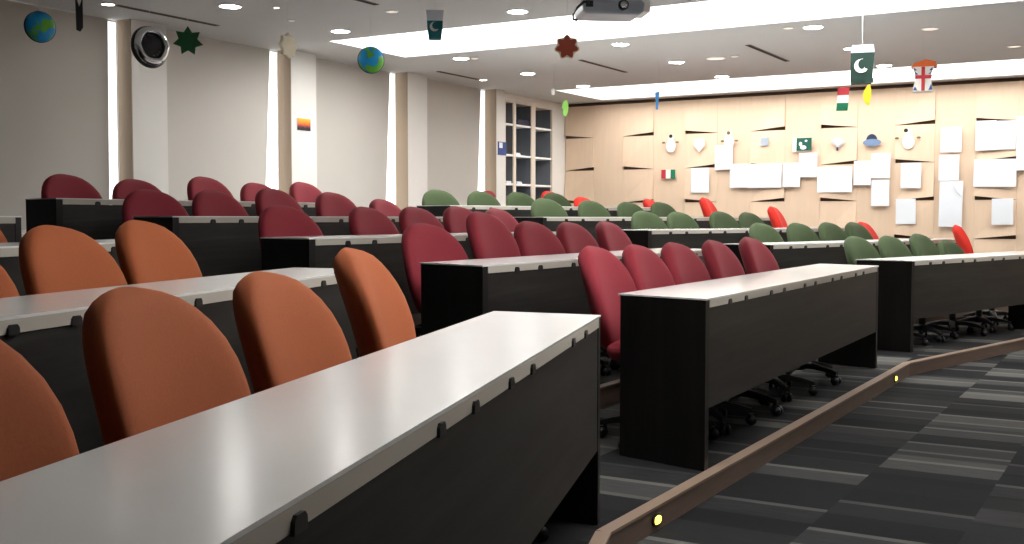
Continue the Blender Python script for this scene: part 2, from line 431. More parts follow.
for k in range(5):
    make_desk(fB[k], -1.6 if k == 0 else 0, LB[k], T*k, (.28, .28, .25, .22, .22)[k], .35 if k == 0 else 0, 'white-topped dark desk before the %s row of burgundy chairs' % rown[k], [.44+(.66 if k == 0 else .61)*i for i in range(5)])
LC = [3.5, 3.7, 3.6, 4.0, 3.3]
for k in range(5):
    make_desk(fC[k], 15.5, LC[k], T*k, -.15, 0, 'white-topped dark desk before the %s row of green chairs' % rown[k], [.44+.61*i for i in range(6)], 2.56 if k == 0 else None)

# ------------------------------------------------------------------ chairs
def spow(c, e): return math.copysign(abs(c)**e, c)
def pad_mesh(m):
    """upholstered shell back: egg outline, thick rolled sides, leaning back, wrapping slightly forward"""
    N = 32; lv = [0, .012, .04, .08, .14, .22, .31, .40, .50, .60, .70, .79, .86, .915, .955, .98, .993, 1.0]
    rs = []
    for h in lv:
        if h > .36: w = .255*max(0.0, 1-((h-.36)/.64)**2.8)**.52
        else: w = .252-.085*((.36-h)/.36)**1.7
        e = max(0.0, 1-abs((h-.5)/.5)**7)**.5
        t = .104*(.25+.75*e) if h > .5 else .104*(.35+.65*e)
        if h >= .9: t *= max(.16, 1-((h-.9)/.1)**2.4*.86)
        if h < .04: w *= .9+.1*(h/.04)
        w = max(w, .012)
        y = .225+.145*h-.02*math.sin(PI*h); z = .435+.495*h
        r = []
        for i in range(N):
            a = 2*PI*i/N
            px = w*spow(math.cos(a), .72); py = t/2*spow(math.sin(a), .62)
            py -= .05*(px/.25)**2
            r.append((px, y+py, z-.28*py))
        rs.append(r)
    return MB().rings(rs).mesh('backrest', m)
def seat_mesh(m):
    N = 32; rs = []
    for z, k in ((.392, .86), (.40, .95), (.425, 1.0), (.452, 1.0), (.468, .95), (.476, .82), (.472, .4)):
        rs.append([(.245*k*spow(math.cos(a), .6), -.01+.235*k*spow(math.sin(a), .6), z-(.018*max(0, -math.sin(a))**3)) for a in (2*PI*i/N for i in range(N))])
    return MB().rings(rs).mesh('seat', m)
SEATM = {n: seat_mesh(FAB[n]) for n in FAB}; PADM = {n: pad_mesh(FAB[n]) for n in FAB}
pan = MB(); pan.box(-.10, .10, -.12, .14, .365, .392)
pan.box(-.03, .03, .10, .27, .385, .40); PANM = pan.mesh('seat_pan', M['black'])
spine = MB().tube([(0, .17, .392), (0, .255, .395), (0, .29, .43), (0, .305, .52), (0, .322, .60)], [.022, .022, .022, .02, .016], 10).mesh('back_support', M['black'])
lift = MB().lathe([(.03, .10), (.03, .22), (.019, .222), (.019, .37)], 16).mesh('gas_lift', M['black'])
hub = MB().lathe([(.045, .075), (.05, .09), (.05, .125), (.03, .135)], 16).mesh('hub', M['black'])
leg = MB()
leg.rings([[(x+0*a, hw*a, z+hz*b) for a, b in ((-1, -1), (1, -1), (1, .6), (.6, 1), (-.6, 1), (-1, .6))] for x, hw, z, hz in ((.03, .026, .105, .02), (.12, .024, .108, .019), (.22, .019, .092, .015), (.29, .015, .075, .012))], smooth=False)
LEGM = leg.mesh('leg', M['black'])
cst = MB(); 
for s in (-1, 1): cst.cyl((.285, s*.008, .026), (.285, s*.026, .026), .026, n=16)
cst.cyl((.27, 0, .04), (.27, 0, .075), .010, n=8); cst.box(.262, .30, -.012, .012, .03, .058)
CASTM = cst.mesh('caster', M['black'])
def make_chair(colr):
    c = bpy.data.objects.new('swivel_chair', None); COL.objects.link(c); c.empty_display_size = .1
    link('seat', SEATM[colr], c); link('backrest', PADM[colr], c)
    link('seat_pan', PANM, c); link('back_support', spine, c)
    link('gas_lift', lift, c); link('hub', hub, c)
    for i in range(5):
        l = link('leg', LEGM, c, rot=(0, 0, 2*PI*i/5)); link('caster', CASTM, l)
    return c
PROTO = {}
def place_chair(colr, x, y, z, rz, dz, label, group):
    if colr in PROTO: c = copy_tree(PROTO[colr])
    else: c = PROTO[colr] = make_chair(colr)
    c.location = (x, y, z); c.rotation_euler = (0, 0, rz)
    spin = random.uniform(0, 2*PI/5); i = 0
    for ch in c.children:
        n = ch.name.split('.')[0]
        if n in ('seat', 'backrest', 'seat_pan', 'back_support'): ch.location.z = dz
        if n == 'gas_lift': ch.scale.z = 1+dz/.30; ch.location.z = -.10*dz/.30
        if n == 'leg': ch.rotation_euler.z = spin+2*PI*i/5; i += 1
    tag(c, label, 'chair', group); return c
NT_B = [.795, .78, .745, .725, .705]; BACK = .37                         # top of the back sits this far behind the seat centre
def row(colr, P, ang, k, lst, group, labf):
    u, n = dirs(ang)
    for j, q in enumerate(lst):
        s, zt = q[0], q[1]
        if ang == 0 and k: s += .055
        if ang > 0: s = s*.96+(.05 if k else 0)
        sw = math.radians(q[2] if len(q) > 2 else 0); c = q[3] if len(q) > 3 else colr
        rz = PI/2-math.radians(ang)+sw
        off = Vector((-math.sin(rz), math.cos(rz)))
        p = Vector(P)+u*s+n*((NT_B[k] if ang == 0 else .795 if ang < 0 else .76)+(q[4] if len(q) > 4 else 0))-off*BACK
        place_chair(c, p.x, p.y, T*k, rz, zt-.93, labf(j, c), group)
CB = [[(.47, .945, 4), (.98, .942, 3), (1.51, .943, 0), (2.14, .946, 2), (2.84, .954, 0)],
      [(.52, .937, -6), (1.11, 1.005, 4), (1.70, .946, -3), (2.25, .938, 0), (2.83, .943, 3)],
      [(.51, .926, -4), (1.32, .924, 2), (1.88, .929, 0), (2.44, .938, -3), (3.0, .927, 2)],
      [(.37, .918, -5), (.93, .924, 0), (1.52, .952, 3), (2.20, .936, -2), (2.85, .891, 4)],
      [(.52, .928, 0), (1.14, .911, -4), (1.85, .953, 2), (2.45, .919, 0), (3.05, .942, 3)]]
for k in range(5):
    row('burgundy', fB[k], 0, k, CB[k], 'burgundy swivel chairs in the middle block',
        lambda j, c, k=k: 'burgundy swivel chair, %s from the near end of the %s burgundy row' % (ordw[j], rown[k]))
CC = [[(.42, .925), (1.05, .922), (1.66, .935, 3), (2.28, .865), (2.94, 1.014, 24, 'red', .17)],
      [(.93, .92), (1.61, .918, -2), (2.22, .922), (2.76, .922, 3), (3.44, .925, 14, 'red', .25)],
      [(.80, .919, -3), (1.37, .912), (2.13, .92), (2.68, .912, 3), (3.2, .983, 24, 'red')],
      [(.73, .936, -3), (1.46, .922), (2.13, .912), (2.74, .917, 2), (3.64, .983, 24, 'red')],
      [(.40, .92, -4), (1.05, .914), (1.67, .912), (2.28, .915, 3), (2.86, .875, 12, 'red', .05)]]
for k in range(5):
    row('green', fC[k], 15.5, k, CC[k], 'green swivel chairs in the far block',
        lambda j, c, k=k: ('bright red swivel chair at the far end of the %s green row' % rown[k]) if c == 'red' else 'green swivel chair, %s from the near end of the %s green row' % (ordw[j], rown[k]))
CA = [[(-.42, .985, 6), (-1.08, .937, -2), (-1.73, .934, -2), (-2.40, .935, -3)],
      [(-.60, .957, 0), (-1.16, .94, -2), (-1.76, .93, 0)],
      [(-.66, .93, 0)]]
for k in range(3):
    row('orange', fA[k], -17.9, k, CA[k], 'orange swivel chairs in the near block',
        lambda j, c, k=k: ['orange swivel chair, %s from the aisle behind the foreground desk' % ordw[j], 'orange swivel chair, %s from the aisle in the second orange row' % ordw[j], 'orange swivel chair glimpsed in the third orange row at the left edge'][k])
for colr, x, y, zt, rz, lb in (('burgundy', -7.20, 11.55, 1.42, 262, 'burgundy swivel chair standing behind the second green chair of the top row'),
                               ('red', -7.25, 13.12, 1.45, 85, 'bright red swivel chair in front of the built-in bookcase'),
                               ('red', -5.93, 13.45, 1.325, 95, 'bright red swivel chair peeking between green chairs below the small flag')):
    z = T*4; r = math.radians(rz)
    place_chair(colr, x+math.sin(r)*BACK, y-math.cos(r)*BACK, z, r, max(-.06, zt-z-.93), lb, 'spare chairs at the back')

# ------------------------------------------------------------------ step lights in the platform edge
def step_light(p, nrm, label):
    a = math.atan2(nrm.y, nrm.x)
    s = thing('step_light', label, 'step light', (p.x, p.y, -.050), a, 'yellow step lights')
    ov = lambda kx, ky, n=20: [(0, kx*spow(math.cos(2*PI*i/n), .8), ky*spow(math.sin(2*PI*i/n), .8)) for i in range(n)]
    MB().rings([[(x, b, c) for _, b, c in ov(*k)] for x, k in ((0, (.040, .026)), (.006, (.040, .026)), (.008, (.034, .021)))], smooth=False).build('bezel', M['black'], s)
    MB().rings([[(x, b, c) for _, b, c in ov(*k)] for x, k in ((.007, (.028, .017)), (.012, (.026, .015)), (.014, (.016, .009)))]).build('lens', E_LED, s)
step_light(Vector((-1.6235, 3.79)), Vector((1, 0)), 'glowing yellow step light in the platform edge near the foreground desk')
step_light(Vector((-1.6235, 8.03)), Vector((1, 0)), 'glowing yellow step light at the far bend of the platform edge')

# ------------------------------------------------------------------ built-in bookcase
bk = thing('bookcase', 'built-in cream bookcase with grey-backed compartments in the far left corner', 'bookcase', (WX, 14.075, .60))
fx0, fx1, W, HT = -.38, .012, 1.48, 2.24
fr = MB()
fr.box(fx0, fx1, 0, .022, 0, HT).box(fx0, fx1, W-.022, W, 0, HT)
fr.box(fx0, fx1, .022, W-.022, HT-.03, HT).box(fx0, fx1, .022, W-.022, 0, .04)
fr.build('case', M['shelf_paint'], bk)
MB().box(fx0-.02, fx0, 0, W, 0, HT).build('back_panel', M['shelf_back'], bk)
for y, t in ((.255, .07), (.80, .12)):
    up = MB().box(fx0, fx1-.022, y, y+t, .04, HT-.03).build('upright', M['shelf_back'], bk)
    MB().box(fx1-.0215, fx1-.002, y-.004, y+t+.004, .04, HT-.03).build('edge_strip', M['shelf_paint'], up)
MB().box(fx0, fx1-.03, W-.026, W-.0225, .04, HT-.03).build('lining', M['shelf_back'], bk)
for z in (.10, .55, 1.005, 1.44, 1.90):
    for ya, yb in ((.022, .251), (.329, .796), (.924, W-.027)):
        MB().box(fx0, fx1-.012, ya, yb, z-.03, z).build('shelf', M['tray'], bk)
def slabobj(name, x0, x1, y0, y1, z0, z1, m, label, cat, group=None, bv=.004):
    o = MB().box(-(x1-x0)/2, (x1-x0)/2, -(y1-y0)/2, (y1-y0)/2, 0, z1-z0).build(name, m, None, ((x0+x1)/2, (y0+y1)/2, z0))
    if bv: bevel(o, bv)
    return tag(o, label, cat, group)
M['navy'] = mat('navy_cover', srgb(26, 34, 62), .5, noise=.1, nscale=8)
M['blue'] = mat('blue_print', srgb(40, 72, 140), .5, noise=.2, nscale=14)
bz = .60
bkx = thing('book_stack', 'navy blue books lying on the upper shelf of the bookcase', 'books', (WX-.13, 14.68, bz+1.90), 0)
MB().box(-.11, .11, -.19, .19, 0, .045).build('cover', M['navy'], bkx); MB().box(-.10, .10, -.17, .18, .046, .085).build('cover', M['navy'], bkx)
for y, z, lb in ((14.50, 1.44, 'white papers on the middle shelf of the bookcase'), (14.24, 1.005, 'loose white papers at the left of the lower bookcase shelf'), (14.55, 1.005, 'white papers in the middle of the lower bookcase shelf')):
    p = thing('paper_pile', lb, 'papers', (WX-.12, y, bz+z), .1)
    MB().box(-.1, .1, -.08, .10, 0, .02).build('sheets', M['paper'], p); MB().prism([(-.09, -.07), (.1, -.09), (.11, .06), (-.08, .09)], .021, .035).build('sheets', M['paper'], p)
p = thing('wall_pocket', 'blue and white printed card on the pilaster beside the bookcase', 'card', (WX+PF, 13.77, 2.0))
MB().box(0, .012, -.11, .11, -.0, .19).build('card', M['blue'], p); MB().box(.012, .015, -.09, .0, .10, .18).build('label_panel', M['paper'], p)

# ------------------------------------------------------------------ papers pinned to the tiled wall
PAP = [((-5.667, -5.391, 1.538, 1.894), 'white sheet left of the large landscape sheet, mid height on the tiled wall'),
 ((-5.387, -4.876, 1.531, 1.887), 'large white landscape sheet above the second red chair'),
 ((-4.858, -4.602, 1.537, 1.889), 'white sheet overlapped at its corner by the sheet under the green card'),
 ((-4.623, -4.357, 1.674, 2.028), 'white sheet directly below the small dark green card'),
 ((-4.351, -3.856, 1.452, 1.818), 'large white landscape sheet under the diamond-shaped ornament'),
 ((-3.835, -3.595, 1.548, 1.891), 'white sheet just right of the large sheet under the diamond ornament'),
 ((-3.595, -3.337, 1.641, 1.99), 'white sheet below and right of the blue hat ornament'),
 ((-3.589, -3.344, 1.251, 1.618), 'creased white sheet in the lower half of a vertical pair under the hat ornament'),
 ((-3.193, -2.922, 1.496, 1.846), 'white sheet below the snowman furthest right'),
 ((-3.252, -2.986, 1.0, 1.348), 'lowest white sheet above the front green chairs'),
 ((-2.695, -2.433, 1.591, 1.943), 'middle white sheet of the three stacked in one column'),
 ((-2.676, -2.408, 1.975, 2.316), 'topmost white sheet of the three stacked in one column'),
 ((-2.683, -2.383, 0.961, 1.588), 'tall white double sheet with a folded corner above the red chair'),
 ((-2.249, -1.724, 1.499, 1.869), 'large white landscape sheet at the right of the tiled wall'),
 ((-2.015, -1.75, 0.994, 1.343), 'white sheet low on the tiled wall at the right end'),
 ((-2.234, -1.978, 1.988, 2.384), 'left one of two white sheets side by side, high at the right'),
 ((-1.975, -1.74, 1.993, 2.373), 'right one of two white sheets side by side, high at the right'),
 ((-1.731, -1.48, 1.713, 2.427), 'tall white sheet cut by the right edge of the view'),
 ((-6.289, -5.995, 1.47, 1.849), 'white sheet above the first red chair, on its own'),
 ((-5.906, -5.625, 1.812, 2.179), 'white sheet below the snowman with the tan mittens')]
for i, ((xa, xb, za, zb), lb) in enumerate(PAP):
    hx, hz = (xb-xa)/2, (zb-za)/2; y = WY-.048-.003*(i % 3)
    o = MB(); NX = 6
    vs = []; fs = []
    for yy in (0, .0012):
        for r in range(4):
            for c in range(NX+1):
                fx, fz = c/NX*2-1, r/3*2-1
                curl = .006*(fx*fx)*(1 if fz < 0 else .3)
                vs.append((fx*hx, yy-curl, fz*hz))
    n1 = 4*(NX+1)
    for r in range(3):
        for c in range(NX):
            a = r*(NX+1)+c
            fs.append((a, a+1, a+NX+2, a+NX+1)); fs.append((n1+a, n1+a+NX+1, n1+a+NX+2, n1+a+1))
    o.add(vs, fs)
    if 'folded' in lb:      # the turned-down corner
        o.add([(hx*.0, -.004, hz*.98), (hx*.98, -.004, hz*.30), (hx*.62, -.03, hz*.52)], [(0, 1, 2)])
    ob = o.build('paper_sheet', M['paper'], None, ((xa+xb)/2, y, (za+zb)/2), (0, random.uniform(-.015, .015), 0))
    tag(ob, lb, 'paper', 'white papers on the tiled wall')

# ------------------------------------------------------------------ paper ornaments on the tiled wall
cut = lambda n, c, r=.7: mat(n, srgb(*c), r, noise=.03, nscale=12)
M['c_white'] = cut('card_white', (240, 238, 232)); M['c_black'] = cut('card_black', (28, 30, 36)); M['c_brown'] = cut('card_brown', (120, 100, 70))
M['c_green'] = cut('card_green', (0, 84, 68)); M['c_dgreen'] = cut('card_dark_green', (8, 46, 36)); M['c_red'] = cut('card_red', (190, 50, 60))
M['c_fgreen'] = cut('card_flag_green', (0, 120, 84)); M['c_silver'] = cut('card_silver', (190, 198, 208), .4); M['c_navy'] = cut('card_navy', (34, 54, 84))
M['c_blue'] = cut('card_blue', (112, 136, 170)); M['c_orange'] = cut('card_orange', (228, 108, 52)); M['c_yellow'] = cut('card_yellow', (246, 214, 44))
M['c_lime'] = cut('card_lime', (170, 240, 120)); M['c_cream'] = cut('card_cream', (252, 244, 220)); M['c_rust'] = cut('card_rust', (186, 84, 62)); M['c_teal'] = cut('card_teal', (14, 112, 118))
M['c_grey'] = cut('card_grey', (222, 228, 236)); M['c_lid'] = cut('card_lid_grey', (168, 178, 192)); M['c_star'] = cut('card_star_green', (22, 92, 50)); M['c_sky'] = cut('card_sky_blue', (60, 140, 205))
def plate(pts, y0, y1, m, name, parent):
    """flat card shape in the x-z plane"""
    n = len(pts); a = sum(pts[i][0]*pts[(i+1) % n][1]-pts[(i+1) % n][0]*pts[i][1] for i in range(n))
    if a < 0: pts = pts[::-1]
    vs = [(x, y0, z) for x, z in pts]+[(x, y1, z) for x, z in pts]
    fs = [tuple(range(n)), tuple(range(2*n-1, n-1, -1))]+[(i, n+i, n+(i+1) % n, (i+1) % n) for i in range(n)]
    return MB().add(vs, fs).build(name, m, parent)
circ = lambda cx, cz, rx, rz=None, n=24, a0=0, a1=2*PI: [(cx+rx*math.cos(a0+(a1-a0)*i/n), cz+(rz or rx)*math.sin(a0+(a1-a0)*i/n)) for i in range(n if abs(a1-a0-2*PI) < 1e-6 else n+1)]
rect = lambda x0, x1, z0, z1: [(x0, z0), (x1, z0), (x1, z1), (x0, z1)]
YW = WY-.054
def snowman(x, z, hat, hands, lb, hm):
    t = thing('snowman_cutout', lb, 'decoration', (x, YW, z), 0, 'paper ornaments on the tiled wall')
    t.scale = (.8, 1, .8)
    body = circ(0, -.06, .10, .13, 24); plate(body, 0, .006, M['c_white'], 'body', t)
    plate(circ(.005, .075, .062, .07), -.004, .004, M['c_white'], 'head', t)
    plate(circ(hat[0], hat[1], .036, .034, 12), -.012, -.005, hm, 'hat', t)
    for hx, hz in hands: plate(circ(hx, hz, .036, .02, 12), -.006, 0, M['c_brown'], 'mitten', t)
snowman(-6.62, 2.25, (.0, .12), ((-.15, .0), (.13, .0)), 'white snowman cutout with dark hat above the small tricolour flag', M['c_black'])
snowman(-5.69, 2.28, (-.0, .10), ((-.12, -.05), (.15, -.05)), 'white snowman cutout with tan mittens left of the grey square', M['c_brown'])
snowman(-3.10, 2.19, (-.04, .13), ((-.19, .0), (.17, .0)), 'white snowman cutout with black hat, furthest right of the snowmen', M['c_black'])
t = thing('heart_cutout', 'pale grey pointed cutout between the first two snowmen', 'decoration', (-6.158, YW, 2.19), 0, 'paper ornaments on the tiled wall')
plate([(-.08, .10), (.08, .10), (.085, .0), (.0, -.10), (-.085, .0)], 0, .005, M['c_white'], 'sheet', t)
plate([(-.05, -.02), (0, -.08), (.05, -.02), (0, -.045)], -.003, -.0005, M['c_grey'], 'trim_band', t)
t = thing('square_card', 'small plain light grey square card high on the tiled wall', 'decoration', (-5.143, YW, 2.205), 0, 'paper ornaments on the tiled wall')
plate([(-.06, -.06), (.06, -.045), (.065, .07), (-.05, .06)], 0, .005, M['c_lid'], 'card', t)
t = thing('green_card', 'small dark green card with white shapes and white edge', 'decoration', (-4.549, YW, 2.15), 0, 'paper ornaments on the tiled wall')
plate(rect(-.17, .10, -.10, .10), 0, .005, M['c_white'], 'mount', t); plate(rect(-.11, .11, -.09, .095), -.005, -.0005, M['c_green'], 'card', t)
plate(circ(-.01, -.045, .045, .03, 14), -.008, -.0055, M['c_white'], 'motif', t); plate(circ(-.05, .005, .024, .032, 12), -.008, -.0055, M['c_white'], 'motif', t); plate(circ(.03, .05, .02, .016, 12), -.008, -.0055, M['c_grey'], 'motif', t)
t = thing('diamond_ornament', 'silver diamond-shaped paper ornament with white centre', 'decoration', (-4.075, YW, 2.153), 0, 'paper ornaments on the tiled wall')
plate([(-.10, .03), (.0, .09), (.11, .02), (.015, -.07)], 0, .006, M['c_silver'], 'frame', t); plate([(-.06, .03), (.0, .06), (.07, .015), (.015, -.035)], -.004, -.0005, M['c_white'], 'centre', t)
plate(rect(-.01, .02, -.11, -.06), -.002, .004, M['c_navy'], 'tail', t)
t = thing('hat_ornament', 'navy and light blue paper hat ornament on the tiled wall', 'decoration', (-3.588, YW, 2.178), 0, 'paper ornaments on the tiled wall')
plate(circ(-.005, 0, .075, .085, 18, 0, PI), -.006, .004, M['c_navy'], 'crown_dome', t); plate(circ(.0, -.035, .125, .05, 24), -.010, -.0065, M['c_blue'], 'brim', t)
t = thing('flag_card', 'small red, white and green upright-striped flag on the tiled wall', 'flag', (-6.662, YW, 1.764), 0)
for a, b, m in ((-.115, -.04, 'c_red'), (-.0395, .0395, 'c_white'), (.04, .115, 'c_fgreen')): plate(rect(a, b, -.068, .068), 0, .006, M[m], 'stripe', t)
sp = thing('sunset_picture', 'small orange and purple sunset picture on a white pilaster', 'picture', (WX+PF+.002, 9.48, 2.131))
MB().box(0, .008, -.108, .108, -.067, .067).build('print', sunset_mat('sunset_print'), sp)
MB().box(-.0, .004, -.114, .114, -.073, .073).build('backing', M['c_white'], sp)

# ------------------------------------------------------------------ hanging ornaments (each on its own thread from the ceiling)
M['thread'] = mat('pale_thread', srgb(215, 215, 215), .6, noise=.05, nscale=30)
def face_cam(x, y, turn=0): return math.atan2(y, x)-PI/2+math.radians(turn)
def hang(name, lb, cat, x, y, z, top, turn=0, group='paper ornaments hanging from the ceiling', r=.0011):
    t = thing(name, lb, cat, (x, y, z), face_cam(x, y, turn), group)
    MB().cyl((0, 0, top), (0, 0, CH-z-.0), r, n=6).build('thread', M['thread'], t)
    return t
GM = globe_mat('globe_print')
for x, y, lb, sq, tr, em in ((-7.229, 5.3, 'blue and green paper globe hanging at the far left', .92, 20, 0), (-6.177, 7.913, 'blue and green paper globe hanging in front of the blinds', .96, 190, 0)):
    t = hang('paper_globe', lb, 'globe', x, y, 2.5, .12*sq, tr)
    n = 24; R = .122*sq
    g = MB().rings([[(R*math.sin(PI*j/14)*math.cos(2*PI*i/n), R*.55*math.sin(PI*j/14)*math.sin(2*PI*i/n), -R*math.cos(PI*j/14)) for i in range(n)] for j in range(1, 14)]).build('globe_body', GM, t)
    MB().rings([[(rr*math.cos(2*PI*i/32), dy, rr*math.sin(2*PI*i/32)) for i in range(32)] for rr, dy in ((R*1.0, -.012), (R*1.035, -.006), (R*1.035, .006), (R*1.0, .012))], cap=False).build('rim_band', M['c_navy'], t)
def starpts(n, ro, ri, a0=PI/2): return [((ro if i % 2 == 0 else ri)*math.cos(a0+PI*i/n), (ro if i % 2 == 0 else ri)*math.sin(a0+PI*i/n)) for i in range(2*n)]
t = hang('star_ornament', 'dark green eight-pointed star hanging near the silver disc', 'star', -6.779, 6.321, 2.5, .1, 0)
plate(starpts(7, .118, .074), -.012, .012, M['c_star'], 'star_body', t)
t = hang('star_ornament', 'cream star turned edgeways, hanging before the second pilaster', 'star', -6.266, 6.924, 2.5, .1, 50)
plate(starpts(8, .108, .086), -.012, .012, M['c_cream'], 'star_body', t)
plate(starpts(8, .098, .078), -.017, -.0125, M['c_cream'], 'star_centre', t)
t = hang('star_ornament', 'rust brown star with cream edging hanging under the projector', 'star', -4.312, 8.147, 2.5, .08, 0)
def lobed(n, r, k, a0): return [((r+k*math.cos(n*a))*math.cos(a+a0), (r+k*math.cos(n*a))*math.sin(a+a0)) for a in (2*PI*i/84 for i in range(84))]
plate(lobed(7, .094, .011, PI/2), .0, .014, M['c_cream'], 'edging', t)
plate(lobed(7, .080, .014, PI/2), -.008, -.0005, M['c_rust'], 'star_body', t)
# black and silver disc
t = hang('disc_ornament', 'round black and silver disc ornament in front of the first pilaster', 'decoration', -7.029, 6.154, 2.45, .16, 0)
R = .165
def ringv(r0, y, n=40, poly=0, rot=0, cx=0, cz=0):
    out = []
    for i in range(n):
        a = 2*PI*i/n; r = r0
        if poly:
            q = ((a+rot) % (2*PI/poly))-PI/poly; r = r0*(.45*math.cos(PI/poly)/math.cos(q)+.55)
        out.append((cx+r*math.cos(a), y, cz+1.1*r*math.sin(a)))
    return out
t.scale = (.93, .93, .93)
tilt = (math.radians(-8), 0, math.radians(26))
MB().rings([ringv(.10, .05), ringv(.15, .045), ringv(.168, .01), ringv(.16, -.02), ringv(.145, -.03)]).build('dish', M['black'], t, rot=tilt)
MB().rings([ringv(.155, -.031), ringv(.158, -.050, poly=6), ringv(.140, -.072, poly=6), ringv(.118, -.078, poly=6), ringv(.108, -.060, poly=6)], cap=False).build('silver_ring', M['chrome'], t, rot=tilt)
MB().rings([ringv(.112, -.034), ringv(.110, -.052, poly=6), ringv(.06, -.057)]).build('dark_face', mat('dark_glossy_face', (.02, .02, .024, 1), .22, noise=.5, nscale=12), t, rot=tilt)
# slim black tag
t = hang('tag_ornament', 'slim black hanging tag with a pale diamond near the top', 'decoration', -6.768, 5.285, 2.575, .16, 20)
plate([(-.026, .10), (.026, .15), (.026, -.12), (.006, -.15), (-.020, -.14)], -.004, .004, M['c_black'], 'tag_body', t)
plate([(.002, .105), (.015, .07), (0, .03), (-.013, .065)], -.007, -.0045, M['c_white'], 'diamond', t)
plate([(-.026, .105), (.026, .155), (.026, .19), (-.026, .17)], -.003, .003, M['c_grey'], 'top_strip', t)
# flag lanterns
def crescent(cx, cz, r, m, t, y, off=(.35, .25)):
    out = circ(cx, cz, r, r, 28, math.radians(75), math.radians(330))
    ox, oz = cx+off[0]*r, cz+off[1]*r
    a, b = out[-1], out[0]
    aa = math.atan2(a[1]-oz, a[0]-ox); bb = math.atan2(b[1]-oz, b[0]-ox)
    if aa < bb: aa += 2*PI
    rr = (math.hypot(a[0]-ox, a[1]-oz)+math.hypot(b[0]-ox, b[1]-oz))/2
    inn = [(ox+rr*math.cos(aa+(bb-aa)*i/24), oz+rr*math.sin(aa+(bb-aa)*i/24)) for i in range(1, 24)]
    plate(out+inn, y-.003, y, m, 'crescent', t)
t = hang('flag_lantern', 'dark green box lantern with white crescent and star', 'lantern', -2.433, 10.362, 2.482, .17, 0, r=.003)
MB().rings([[(x*kx+sx, y*ky, z) for x, y in ((-1, -1), (1, -1), (1, 1), (-1, 1))] for z, kx, ky, sx in ((-.17, .088, .08, -.006), (-.14, .094, .085, -.004), (.10, .104, .094, .006))], smooth=False).build('lantern_box', M['c_dgreen'], t)
MB().rings([[(x*kx+.006, y*ky, z) for x, y in ((-1, -1), (1, -1), (1, 1), (-1, 1))] for z, kx, ky in ((.1005, .104, .094), (.172, .092, .082))], smooth=False).build('lid', M['c_lid'], t)
crescent(-.005, -.02, .062, M['c_white'], t, -.0945)
plate(starpts(5, .024, .011), -.0985, -.0935, M['c_grey'], 'star', t).location = (.022, 0, -.055)
plate(rect(.03, .10, -.175, -.13), -.092, -.084, M['c_dgreen'], 'tab', t)
t = hang('flag_lantern', 'small teal box lantern with white crescent and pale lid', 'lantern', -4.659, 6.729, 2.5, .09, 0)
MB().rings([[(x*k, y*k, z) for x, y in ((-1, -1), (1, -1), (1, 1), (-1, 1))] for z, k in ((-.105, .044), (-.09, .048), (-.02, .056), (.022, .058))], smooth=False).build('lantern_box', M['c_teal'], t)
MB().rings([[(x*k, y*k, z) for x, y in ((-1, -1), (1, -1), (1, 1), (-1, 1))] for z, k in ((.0225, .058), (.098, .064))], smooth=False).build('lid', M['c_grey'], t)
crescent(-.004, -.022, .034, M['c_white'], t, -.060)
t = hang('flag_lantern', 'waisted paper lantern with red cross on white and blue', 'lantern', -2.128, 11.616, 2.5, .12, 0)
prof = [(-.125, .080), (-.12, .084), (-.03, .068), (0, .064), (.05, .074), (.085, .088)]
sq = lambda z, kx, ky: [(x*kx, y*ky, z) for x, y in ((-1, -1), (1, -1), (1, 1), (-1, 1))]
MB().rings([sq(z, k, k*.9) for z, k in prof], smooth=False).build('lantern_box', M['c_white'], t)
MB().add([(-.10, -.085, .085), (.115, -.085, .085), (.105, -.06, .128), (.02, -.05, .150), (-.07, -.06, .122), (-.10, .085, .085), (.115, .085, .085), (.105, .06, .128), (.02, .05, .150), (-.07, .06, .122)],
         [(0, 1, 2, 3, 4), (9, 8, 7, 6, 5), (0, 5, 6, 1), (1, 6, 7, 2), (2, 7, 8, 3), (3, 8, 9, 4), (4, 9, 5, 0)]).build('orange_top', M['c_orange'], t)
def on_face(pts, m, nm, e=.003):
    def yy(z):
        for (z0, k0), (z1, k1) in zip(prof, prof[1:]):
            if z0 <= z <= z1: return -(k0+(k1-k0)*(z-z0)/(z1-z0))*.9
        return -.06
    n = len(pts); vs = [(x, yy(z)-e, z) for x, z in pts]+[(x, yy(z)+.002, z) for x, z in pts]
    MB().add(vs, [tuple(range(n)), tuple(range(2*n-1, n-1, -1))]+[(i, n+i, n+(i+1) % n, (i+1) % n) for i in range(n)]).build(nm, m, t)
zs = [-.122, -.03, 0, .05, .083]
for a, b in zip(zs, zs[1:]): on_face(rect(-.014, .016, a, b), M['c_red'], 'cross_bar', .004)
on_face(rect(-.066, .070, -.016, -.0005), M['c_red'], 'cross_bar', .005); on_face(rect(-.066, .074, 0, .014), M['c_red'], 'cross_bar', .005)
t.scale = (1.12, 1.12, 1.15); t.location.z = 2.485
M['c_ublue'] = cut('card_royal_blue', (48, 84, 150))
for pts in ([(-.080, -.115), (-.046, -.118), (-.066, -.08)], [(.045, -.118), (.080, -.115), (.07, -.06)], [(-.072, .05), (-.04, .02), (-.062, .02)], [(.045, .022), (.072, .05), (.06, .02)], [(.05, .052), (.078, .080), (.074, .052)], [(-.078, .08), (-.05, .055), (-.074, .055)]):
    on_face(pts, M['c_ublue'], 'blue_corner', .003)
t = hang('flag_banner', 'hanging banner of red, white and green bands', 'flag', -3.234, 12.891, 2.45, .13, 0)
for z0, z1, sx, m in ((.045, .135, .006, 'c_red'), (-.0445, .0445, 0, 'c_white'), (-.135, -.045, -.005, 'c_fgreen')):
    plate([(-.066+sx-.004, z0), (.062+sx-.006, z0), (.066+sx, z1), (-.062+sx, z1)], -.006, .006, M[m], 'band', t)
